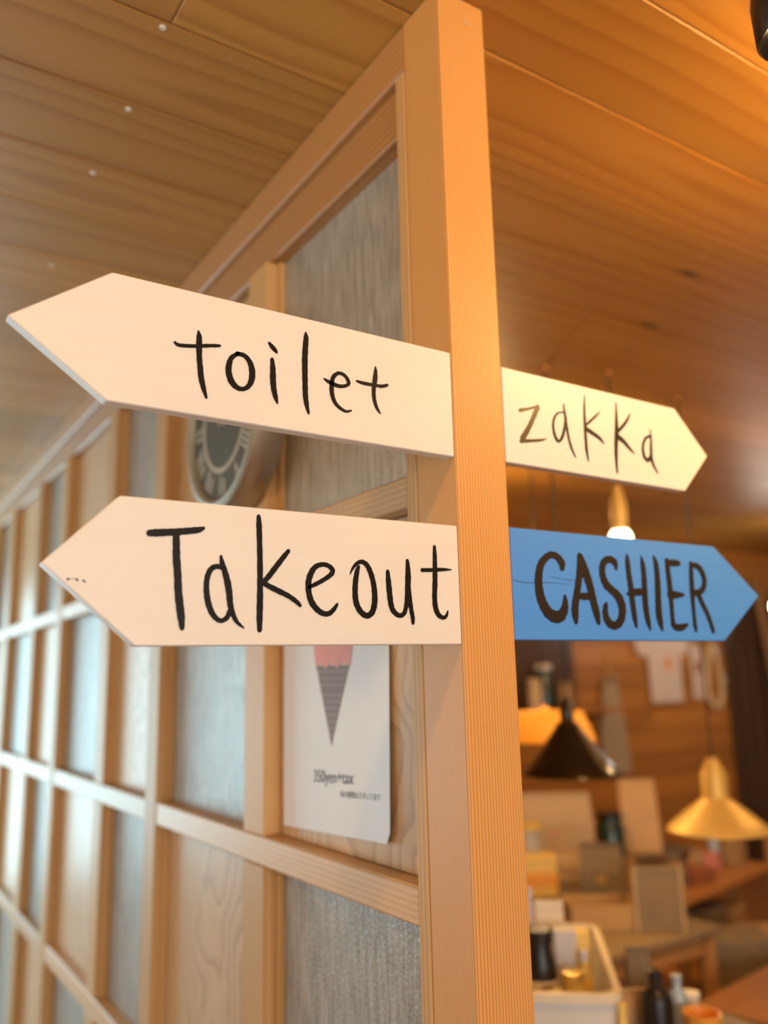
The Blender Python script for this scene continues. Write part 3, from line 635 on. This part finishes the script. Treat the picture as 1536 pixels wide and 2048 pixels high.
downlight('added out of frame warm bulb brightening the back wall and goods', 3.3, .75, 2.30, bulb=M['bulb_shop_fill'])  # extra bulb placed out of frame to light the wall and goods
# ------------------------------------------------------------------ shop: furniture
YAW = math.radians(-33)
def table(name, label, x0, x1, y0, y1, zt, mat, leg_mat, yaw=0.0, th=.03, cat='table'):
    cx, cy = (x0+x1)/2, (y0+y1)/2; c, s = math.cos(yaw), math.sin(yaw)
    t = tag(thing(name, (cx, cy, 0)), label, cat)
    box('table_top', x0, x1, y0, y1, zt-th, zt, mat, t, bev=.004, yaw=yaw)
    for sx in (-1, 1):
        for sy in (-1, 1):
            dx, dy = sx*((x1-x0)/2-.04), sy*((y1-y0)/2-.04); lx, ly = cx+c*dx-s*dy, cy+s*dx+c*dy
            box('leg', lx-.022, lx+.022, ly-.022, ly+.022, 0.0005, zt-th, leg_mat, t, bev=.003, yaw=yaw)
    for sy in (-1, 1):
        dx, dy = 0, sy*((y1-y0)/2-.04); ax, ay = cx+c*dx-s*dy, cy+s*dx+c*dy; hw = (x1-x0)/2-.07
        box('apron', ax-hw, ax+hw, ay-.01, ay+.01, zt-th-.07, zt-th, leg_mat, t, bev=.002, yaw=yaw)
    return t
TZ1, TZ2, TZ3 = .58, .55, .50
table('display_table', 'low wooden display table under the white bin', .62, 1.50, .30, 1.30, TZ1, M['dark_wood'], M['shelf_z'])
table('display_table', 'long wooden display table piled with paper bags', 1.45, 2.32, 1.42, 2.40, TZ2, M['taupe'], M['shelf_z'])
table('display_table', 'narrow back table carrying the wide beige bag', 2.25, 3.55, 2.45, 2.95, TZ2, M['taupe'], M['shelf_z'])
# open shelf rack
a, b = Vector((2.6997, 1.8876, 0.5000)), Vector((3.4654, 2.0501, 0.5000)); d = (b-a).normalized(); n = Vector((-d.y, d.x, 0))
ryaw = math.atan2(d.y, d.x); mid = (a+b)/2+n*.14+d*.12; hw = (b-a).length/2+.12
rk = tag(thing('shelf_rack', (mid.x, mid.y, 0)), 'open wooden shelf rack with orange boards', 'shelf')
for zt in (.50, .16):
    box('shelf_board', mid.x-hw, mid.x+hw, mid.y-.14, mid.y+.14, zt-.03, zt, M['shelf'], rk, bev=.003, yaw=ryaw)
for sx in (-1, 1):
    for sy in (-1, 1):
        p = mid+d*(sx*(hw+.0225))+n*(sy*.118)
        box('upright', p.x-.022, p.x+.022, p.y-.022, p.y+.022, .0005, .66, M['shelf_z'], rk, bev=.003, yaw=ryaw)
# low cabinet
a, b = Vector((1.8833, 1.2099, 0.4200)), Vector((2.4130, 1.2977, 0.4200)); d2 = (b-a).normalized(); n2 = Vector((-d2.y, d2.x, 0))
cyaw = math.atan2(d2.y, d2.x); cm = (a+b)/2-n2*.17+d2*.10; chw = (b-a).length/2+.10
cb = tag(thing('low_cabinet', (cm.x, cm.y, 0)), 'low orange brown wooden cabinet beside the shelf rack', 'cabinet')
box('body', cm.x-chw, cm.x+chw, cm.y-.16, cm.y+.16, .0005, .395, M['cabinet'], cb, bev=.003, yaw=cyaw)
box('top', cm.x-chw-.01, cm.x+chw+.01, cm.y-.172, cm.y+.172, .395, .42, M['cabinet'], cb, bev=.003, yaw=cyaw)
for sx in (-1, 1):
    p = cm+d2*(sx*chw/2)-n2*.166
    dr = box('door', p.x-chw/2+.008, p.x+chw/2-.008, p.y-.006, p.y+.006, .03, .375, M['cabinet'], cb, bev=.003, yaw=cyaw)
    q = p-n2*.012-d2*(sx*(chw/2-.03)); sphere('knob', (q.x, q.y, .22), .012, M['brass'], dr)
# dark cupboard and dark door on the plank wall
dd = tag(thing('door_1', (5.86, 3.46, 0)), 'dark stained plank door in the back wall', kind='structure')
for k in range(6):
    box('door_plank', 5.385+k*.16, 5.543+k*.16, 3.455, 3.4995, .0005, 2.12, M['dark_wood'], dd, bev=.004)
for zz in (.35, 1.75): box('door_ledge', 5.40, 6.33, 3.43, 3.4545, zz, zz+.12, M['dark_wood'], dd, bev=.004)
sphere('door_knob', (6.25, 3.43, 1.02), .024, M['metal'], dd)
br = tag(prism('leaning_board', [(5.70, 2.27), (5.80, 2.27), (6.24, .0005), (6.12, .0005)], .03, M['shelf_z'], None, .003, 'Y', 3.375), 'pale timber board leaning slantwise in front of the dark door', 'board')
ds = tag(thing('wall_cabinet', (3.0, 3.4, 1.32)), 'dark wooden wall cabinet behind the shelf of jars', 'cabinet')
box('body', 2.45, 3.60, 3.40, 3.4995, 1.32, 2.05, M['dark_wood'], ds, bev=.004)
for k in range(2): box('door', 2.46+k*.57, 3.02+k*.57, 3.385, 3.3995, 1.335, 2.035, M['dark_wood'], ds, bev=.003)
ws = tag(thing('wall_shelf', (3.3, 3.36, 1.25)), 'short wooden wall shelf holding jars', 'shelf')
box('shelf_board', 2.75, 3.78, 3.12, 3.4995, 1.285, 1.31, M['shelf'], ws, bev=.003)
for x in (2.9, 3.65): prism('bracket', [(3.4995, 1.285), (3.16, 1.285), (3.4995, 1.14)], .02, M['shelf'], ws, plane='X', base=x)

# ------------------------------------------------------------------ shop: goods
def bottle(name, label, x, y, z, r, h, mat, cap, lab=None, cat='bottle', neck=.4, group=None):
    t = tag(thing(name, (x, y, z)), label, cat, group)
    lathe('body', [(r*.86, .0), (r, r*.15), (r, h*.62), (r*.9, h*.70), (r*neck, h*.80), (r*neck, h*.90)], (x, y, z+.0005), mat, t, seg=24)
    lathe('cap', [(r*neck*1.15, h*.88), (r*neck*1.15, h*.99), (r*neck*.9, h)], (x, y, z), cap, t, seg=20)
    if lab: lathe('label', [(r*1.01, h*.18), (r*1.015, h*.19), (r*1.015, h*.56), (r*1.01, h*.57)], (x, y, z), lab, t, seg=24, caps=False)
    return t
def bag(name, label, x, y, z, wd, dp, h, mat, yaw=YAW, emblem=None, cat='bag', lean=0.0, fold=True):
    """paper bag: gusseted body that narrows to a folded top"""
    t = tag(thing(name, (x, y, z)), label, cat)
    c, s = math.cos(yaw), math.sin(yaw); rows_ = [(0, 1, 1), (.12, 1.02, 1.04), (.55, 1.0, .9), (.85, .98, .35), (.90, .97, .12)]
    vs, fs = [], []
    def P(u, v, hh): v2 = v+lean*hh; return (x+c*u-s*v2, y+s*u+c*v2, z+.0005+hh)
    for t_, ku, kv in rows_:
        U, V = wd/2*ku, dp/2*kv
        for u, v in ((-U, -V), (0, -V*1.05), (U, -V), (U*.94, 0), (U, V), (0, V*1.05), (-U, V), (-U*.94, 0)): vs.append(P(u, v, t_*h))
    for k in range(len(rows_)-1):
        for i in range(8): j = (i+1) % 8; fs.append((k*8+i, k*8+j, k*8+8+j, k*8+8+i))
    fs += [tuple(range(7, -1, -1)), tuple(len(vs)-8+i for i in range(8))]
    link('body', vs, fs, mat, t)
    if fold:
        vs = [P(u, v, hh) for v in (-dp*.09, dp*.07) for u, hh in ((-wd*.49, .87*h), (wd*.49, .87*h), (wd*.48, h), (-wd*.48, h))]
        link('folded_top', vs, BF, mat, t)
    if emblem:
        er, em = emblem; hh = h*.42
        vs = [P(er*math.cos(k*math.pi/6), -dp*(.5), hh+er*math.sin(k*math.pi/6)) for k in range(12)]+[P(er*math.cos(k*math.pi/6), -dp*.5-.004, hh+er*math.sin(k*math.pi/6)) for k in range(12)]
        link('emblem', vs, [tuple(range(12)), tuple(range(23, 11, -1))]+[(k, (k+1) % 12, 12+(k+1) % 12, 12+k) for k in range(12)], em, t)
    return t
def carton(name, label, x, y, z, wd, dp, h, mat, yaw=YAW, cat='box', band=None):
    t = tag(thing(name, (x, y, z)), label, cat)
    box('body', x-wd/2, x+wd/2, y-dp/2, y+dp/2, z+.0005, z+h*.93, mat, t, bev=.003, yaw=yaw)
    box('lid', x-wd/2-.002, x+wd/2+.002, y-dp/2-.002, y+dp/2+.002, z+h*.80, z+h, mat, t, bev=.003, yaw=yaw)
    if band: box('label_band', x-wd/2-.001, x+wd/2+.001, y-dp/2-.001, y+dp/2+.001, z+h*.25, z+h*.6, band, t, bev=.001, yaw=yaw)
    return t
def tray(name, label, x, y, z, wd, dp, h, mat, yaw=YAW, wall=.01, flare=1.12, cat='box', rim=None):
    t = tag(thing(name, (x, y, z)), label, cat); c, s = math.cos(yaw), math.sin(yaw)
    def ring(U, V, hh, cr=.25):
        out = []
        for qx, qy, a0 in ((1, 1, 0), (-1, 1, 90), (-1, -1, 180), (1, -1, 270)):
            r = min(U, V)*cr
            for k in range(5):
                a = math.radians(a0+k*22.5); u = qx*(U-r)+r*math.cos(a); v = qy*(V-r)+r*math.sin(a)
                out.append((x+c*u-s*v, y+s*u+c*v, z+.0005+hh))
        return out
    U, V = wd/2, dp/2; n_ = 20
    rings = [ring(U/flare, V/flare, 0), ring(U, V, h), ring(U-wall, V-wall, h), ring(U/flare-wall, V/flare-wall, wall)]
    vs = [p for r in rings for p in r]; fs = []
    for k in range(3):
        for i in range(n_): j = (i+1) % n_; fs.append((k*n_+i, k*n_+j, k*n_+n_+j, k*n_+n_+i))
    fs += [tuple(range(n_-1, -1, -1)), tuple(3*n_+i for i in range(n_))]
    link('shell', vs, fs, mat, t, True)
    if rim:
        rr = [ring(U-.002, V-.002, h-.016), ring(U+.010, V+.010, h-.016), ring(U+.010, V+.010, h+.003), ring(U-wall, V-wall, h+.003), ring(U-wall, V-wall, h+.0005)]
        vs = [p for r in rr for p in r]; fs = []
        for k in range(4):
            for i in range(n_): j = (i+1) % n_; fs.append((k*n_+i, k*n_+j, k*n_+n_+j, k*n_+n_+i))
        link('rim', vs, fs, rim, t, True)
    return t
# the white bin and what stands in it
fr, br_ = Vector((0.9192, 0.6466, 0.7800)), Vector((1.2948, 1.0833, 0.7800)); e = (fr-br_); L = e.length; e.normalize(); sd = Vector((e.y, -e.x, 0))
if sd.x > 0: sd = -sd
bw = .34; bc = (fr+br_)/2+sd*(bw/2); byaw = math.atan2(e.y, e.x)+math.pi/2
tray('storage_bin', 'white rimmed plastic bin full of bottles and cartons', bc.x, bc.y, TZ1, bw, L, .20, M['white'], byaw, .008, 1.10, 'bin', M['cream'])
BZ = TZ1+.0095
def inbin(u, v): p = bc-sd*(u)+e*v; return p.x, p.y
HB = .235
bottle('lotion_bottle', 'black bottle with a cream label standing in the white bin', *inbin(.0, .06), BZ, .042, HB+.04, M['black'], M['black'], M['cream'], neck=.72)
x, y = inbin(.068, -.01); carton('small_carton', 'pale grey carton standing in the white bin', x, y, BZ, .055, .05, HB+.02, M['grey_white'], byaw)
x, y = inbin(.118, -.075); carton('small_carton', 'yellow carton against the side of the white bin', x, y, BZ, .034, .055, HB, M['yellow'], byaw)
bottle('honey_jar', 'gold capped jar at the front of the white bin', *inbin(.080, .10), BZ, .032, HB-.05, M['yellow'], M['gold'], None, 'jar', .8)
bottle('honey_jar', 'amber jar with a white label in the white bin', *inbin(.025, .135), BZ, .028, HB-.08, M['orange'], M['gold'], M['grey_white'], 'jar', .8)
bottle('spray_bottle', 'slim silver bottle in the white bin beside the yellow carton', *inbin(.112, .035), BZ, .020, HB-.02, M['yellow'], M['grey_white'], None, 'bottle', .5)
x, y = inbin(-.06, -.09); bag('gauze_bag', 'white gauze bag sticking out of the bin', x, y, BZ, .10, .06, .34, M['grey_white'], byaw)
x, y = inbin(.035, -.115); bag('cream_pouch', 'cream paper pouch at the back of the bin', x, y, BZ, .08, .05, .30, M['cream'], byaw)
# things on the near table beside the bin
def on(x0, x1, yt, yb_): pass
x, y, z, wd, h = (1.1798, 0.8329, 0.5800, 0.0861, 0.1169); bag('paper_bag', 'small kraft bag standing beside the white bin', x, y, z, wd, wd*.6, h, M['kraft'])
x, y, z, wd, h = (1.1623, 0.7506, 0.5800, 0.0781, 0.1860); bottle('sauce_bottle', 'plain black bottle beside the kraft bag', x, y, z, wd/2, h, M['black'], M['black'])
x, y, z, wd, h = (1.2413, 0.7493, 0.5800, 0.0539, 0.1605); bottle('foil_bottle', 'pale blue foil bottle beside the black bottle', x, y, z, wd/2, h, M['blue_grey'], M['blue_grey'])
x, y, z, wd, h = (1.2786, 0.7413, 0.5800, 0.0542, 0.1144); bottle('cream_tube', 'cream coloured tube standing upright on the near table', x, y, z, wd/2, h, M['cream'], M['white'], None, 'tube', .8)
x, y, z, wd, h = (1.1940, 0.6391, 0.5800, 0.0911, 0.1113); lathe_ob = tag(lathe('orange_bowl', [(wd*.28, .0005), (wd*.42, h*.35), (wd*.5, h), (wd*.46, h), (wd*.38, h*.4), (.002, .012)], (x, y, z), M['orange'], None, seg=32), 'round orange bowl at the edge of the near table', 'bowl')
x, y, z, wd, h = (1.0370, 0.7527, 0.5800, 0.0269, 0.1323); bottle('honey_jar', 'yellow jar squeezed between the bin and the kraft bag', x, y, z, wd/2, h, M['yellow'], M['yellow'], None, 'jar', .8)
# things on the long table
x, y, z, wd, h = (2.6622, 2.7001, 0.5500, 0.4274, 0.3473); bag('shopping_bag', 'wide beige paper bag with a small red mark', x, y, z, wd, .10, h, M['beige'], YAW, (.016, M['pink_card']), fold=True)
x, y, z, wd, h = (3.0350, 2.6370, 0.5500, 0.1572, 0.2173); bottle('tea_tin', 'dark green glass jar on the long table', x, y, z, wd/2, h, M['green'], M['black'], None, 'jar', .8)
x, y, z, wd, h = (3.2273, 2.5878, 0.5500, 0.1844, 0.3771); bag('coffee_pouch', 'tan kraft pouch leaning back among the goods', x, y, z, wd*1.1, .08, h, M['kraft_pale'], math.radians(-40), None, 'pouch', lean=.18)
x, y, z, wd, h = (2.3522, 2.5469, 0.5500, 0.1300, 0.2413); bottle('cream_jar', 'pale jar with a yellow lid in front of the beige bag', x, y, z, wd/2, h, M['grey_white'], M['yellow'], None, 'jar', .95)
x, y, z, wd, h = (2.0852, 2.2130, 0.5500, 0.1893, 0.1732); carton('gift_box', 'yellow orange gift box on the long table', x, y, z, wd, .09, h, M['yellow'], YAW, 'box', M['orange'])
x, y, z, wd, h = (2.2232, 1.9360, 0.5500, 0.1839, 0.2450); bag('coffee_bag', 'kraft coffee bag with a round gold seal', x, y, z, wd, .09, h, M['taupe'], math.radians(-50), (.022, M['gold']))
x, y, z, wd, h = (1.9545, 1.7043, 0.5500, 0.2753, 0.1162); tray('card_tray', 'open cardboard tray at the front of the long table', x, y, z, wd, .18, h*.8, M['card'], YAW, .006, 1.05)
x, y, z, wd, h = (2.3778, 2.2914, 0.5500, 0.1097, 0.1526); bag('tea_bag', 'small beige pouch between the yellow gift box and coffee bag', x, y, z, wd, .05, h, M['beige'])
x, y, z, wd, h = (2.0758, 1.5077, 0.5500, 0.1909, 0.2332)
pf = tag(thing('picture_frame', (x, y, z)), 'grey photo frame standing on the long table', 'frame')
box('panel', x-wd*.44, x+wd*.44, y-.006, y+.006, z+.012, z+h-.012, M['taupe'], pf, bev=.001, yaw=YAW)
for sx in (-1, 1):
    px_, py_ = x+math.cos(YAW)*sx*wd*.47, y+math.sin(YAW)*sx*wd*.47
    box('frame_side', px_-wd*.03, px_+wd*.03, py_-.012, py_+.012, z+.0005, z+h, M['cloth_grey'], pf, bev=.002, yaw=YAW)
for z0 in (z+.0005, z+h-.02): box('frame_rail', x-wd*.44, x+wd*.44, y-.012, y+.012, z0, z0+.02, M['taupe'], pf, bev=.002, yaw=YAW)
# on and in the shelf rack
def rack(u, v, z): p = mid+d*u+n*v; return p.x, p.y, z
x, y, z = rack(-.13, .0, .50); tray('woven_basket', 'shallow red brown woven basket on the shelf rack', x, y, z, .20, .16, .055, M['red_brown'], ryaw, .012, 1.2, 'basket')
x, y, z = rack(.15, .05, .50); carton('pink_box', 'pink card box on top of the shelf rack', x, y, z, .10, .08, .085, M['pink_card'], ryaw)
x, y, z = rack(.04, .07, .50); bag('tea_bag', 'little kraft pouch behind the red brown basket', x, y, z, .09, .05, .12, M['kraft'], ryaw)
x, y, z = rack(.235, .06, .50); bottle('foil_bottle', 'pale blue bottle at the end of the shelf rack', x, y, z, .028, .20, M['blue_grey'], M['grey_white'])
x, y, z = rack(-.08, .02, .16); carton('storage_box', 'dark taupe storage box inside the shelf rack', x, y, z, .22, .18, .22, M['taupe'], ryaw, 'box', M['card'])
x, y, z = rack(.17, .02, .16); carton('storage_box', 'brown cardboard box inside the shelf rack', x, y, z, .18, .17, .18, M['card'], ryaw)
x, y, z = rack(-.34, .0, .50); bag('tea_bag', 'dark taupe pouch at the near end of the shelf rack', x, y, z, .13, .07, .17, M['taupe'], ryaw)
x, y, z = rack(-.245, .08, .50); bottle('tea_tin', 'black lidded tin behind the red brown basket', x, y, z, .035, .12, M['black'], M['red_brown'], None, 'jar', .9)
x, y, z = rack(.37, .02, .50); carton('pink_box', 'brown card box past the pale blue bottle on the rack', x, y, z, .13, .10, .11, M['card'], ryaw)
x, y, z, wd, h = (1.3360, 0.9628, 0.5800, 0.0680, 0.1646); bag('coffee_bag', 'dark brown pouch behind the small kraft bag', x, y, z, wd, .06, h, M['taupe'])
# boxes on the floor between the table and the rack
carton('storage_box', 'dull brown cardboard box on the floor under the long table', 2.05, 1.75, 0, .30, .24, .30, M['taupe'], YAW)
carton('storage_box', 'tall taupe carton on the floor in front of the shelf rack', 2.62, 1.58, 0, .26, .22, .44, M['taupe'], YAW, 'box', M['card'])
carton('storage_box', 'rusty brown carton on the floor beside the tall taupe carton', 2.98, 1.66, 0, .24, .20, .38, M['card'], YAW, 'box', M['red_brown'])
# jars on the wall shelf
x = 3.1405; bottle('spice_jar', 'beige cylinder jar on the wall shelf', x, 3.30, 1.31, .046, .20, M['beige'], M['beige'], None, 'jar', .9)
x = 3.2839; bottle('milk_bottle', 'bottle with a large white cap on the wall shelf', x, 3.36, 1.31, .055, .29, M['green'], M['white'], None, 'bottle', .85)
x = 3.3548; bottle('spice_jar', 'tan jar at the end of the wall shelf', x, 3.24, 1.31, .040, .17, M['kraft'], M['kraft'], None, 'jar', .9)
# ------------------------------------------------------------------ clothes and trinkets on the plank wall
def hanger(t, x, z, wd): 
    tube('hanger', [(x, YB-.03, z+.11), (x+.015, YB-.03, z+.125), (x+.02, YB-.03, z+.10), (x, YB-.03, z+.07), (x, YB-.03, z+.05), (x-wd/2, YB-.03, z-.01)], .004, M['brass'], t)
    tube('hanger', [(x, YB-.03, z+.05), (x+wd/2, YB-.03, z-.01)], .004, M['brass'], t)
    tube('nail', [(x+.012, YB, z+.118), (x+.012, YB-.04, z+.118)], .004, M['metal'], t)
def garment(name, label, poly, mat, cx, zt, wd, cat):
    t = tag(thing(name, (cx, YB-.03, min(p[1] for p in poly))), label, cat)
    prism('cloth', poly, .03, mat, t, bev=.006, base=YB-.045)
    hanger(t, cx, zt, wd); return t
sx_, sz_ = 4.625, 1.31
sh = [(-.175, 0), (.175, 0), (.170, .36), (.185, .34), (.265, .37), (.29, .46), (.20, .58), (.09, .615), (.0, .585), (-.09, .615), (-.20, .58), (-.33, .46), (-.30, .36), (-.185, .33)]
ts = garment('t_shirt', 'white cotton t-shirt with an orange print on the plank wall', [(sx_+p[0], sz_+p[1]) for p in sh], M['cloth_white'], sx_, 1.90, .3, 'shirt')
prism('orange_print', [(sx_+.02+.055*math.cos(k*math.pi/5)*(1 if k % 2 else .6), 1.60+.065*math.sin(k*math.pi/5)*(1 if k % 2 else .6)) for k in range(10)], .004, M['orange_print'], ts, base=YB-.0495)
dr_ = [(-.15, 0), (.15, .0), (.12, .30), (.085, .52), (.06, .66), (.035, .70), (.03, .62), (-.03, .62), (-.035, .70), (-.06, .66), (-.085, .52), (-.12, .30)]
garment('linen_apron', 'long grey linen apron hanging on the plank wall', [(4.02+p[0], .84+p[1]) for p in dr_], M['cloth_grey'], 4.02, 1.52, .1, 'apron')
tw = tag(thing('hand_towel', (5.01, YB-.02, 1.32)), 'narrow white towel with a brown mark beside the t-shirt', 'towel')
prism('cloth', [(4.945, 1.33), (5.06, 1.32), (5.065, 1.72), (5.05, 1.75), (4.955, 1.75), (4.94, 1.72)], .02, M['cloth_white'], tw, bev=.005, base=YB-.03)
prism('brown_mark', [(4.965, 1.52), (5.03, 1.53), (5.035, 1.61), (4.97, 1.62)], .003, M['red_brown'], tw, base=YB-.0325)
tube('nail', [(5.0, YB, 1.74), (5.0, YB-.05, 1.74)], .004, M['metal'], tw)
bs = tag(thing('bead_necklace', (5.19, YB-.03, 1.25)), 'long pale gold bead necklace hung on the plank wall', 'necklace')
tube('nail', [(5.19, YB, 1.74), (5.19, YB-.05, 1.74)], .005, M['metal'], bs)
NB = 44
for k in range(NB):
    a_ = 2*math.pi*k/NB; zz = 1.50+.235*math.cos(a_); wx = .085*math.sin(a_)*(1.0-.35*math.cos(a_))
    sphere('bead', (5.19+wx, YB-.035, zz), .022, M['bead'], bs, 1, 8)
for (xx, zz, lab) in ((5.300, 1.692, 'pale round hook disc standing in for a blurred glint beside the bead necklace'), (5.345, 1.466, 'small pale hook disc standing in for a blurred glint beside the dark door')):
    yy, X_, Z_ = YB, xx, zz
    hk = tag(thing('hook_glint_disc', (X_, yy-.01, Z_)), lab, 'hook')
    lathe('disc', [(.036, .0), (.038, -.006), (.030, -.014), (.001, -.017)], (X_, yy, Z_), M['grey_white'], hk, seg=20, axis='Y')  # pale colour and width imitate an out-of-focus glint on the metal
    tube('pin', [(X_, yy-.017, Z_), (X_, yy-.045, Z_), (X_, yy-.05, Z_+.015)], .005, M['metal'], hk)
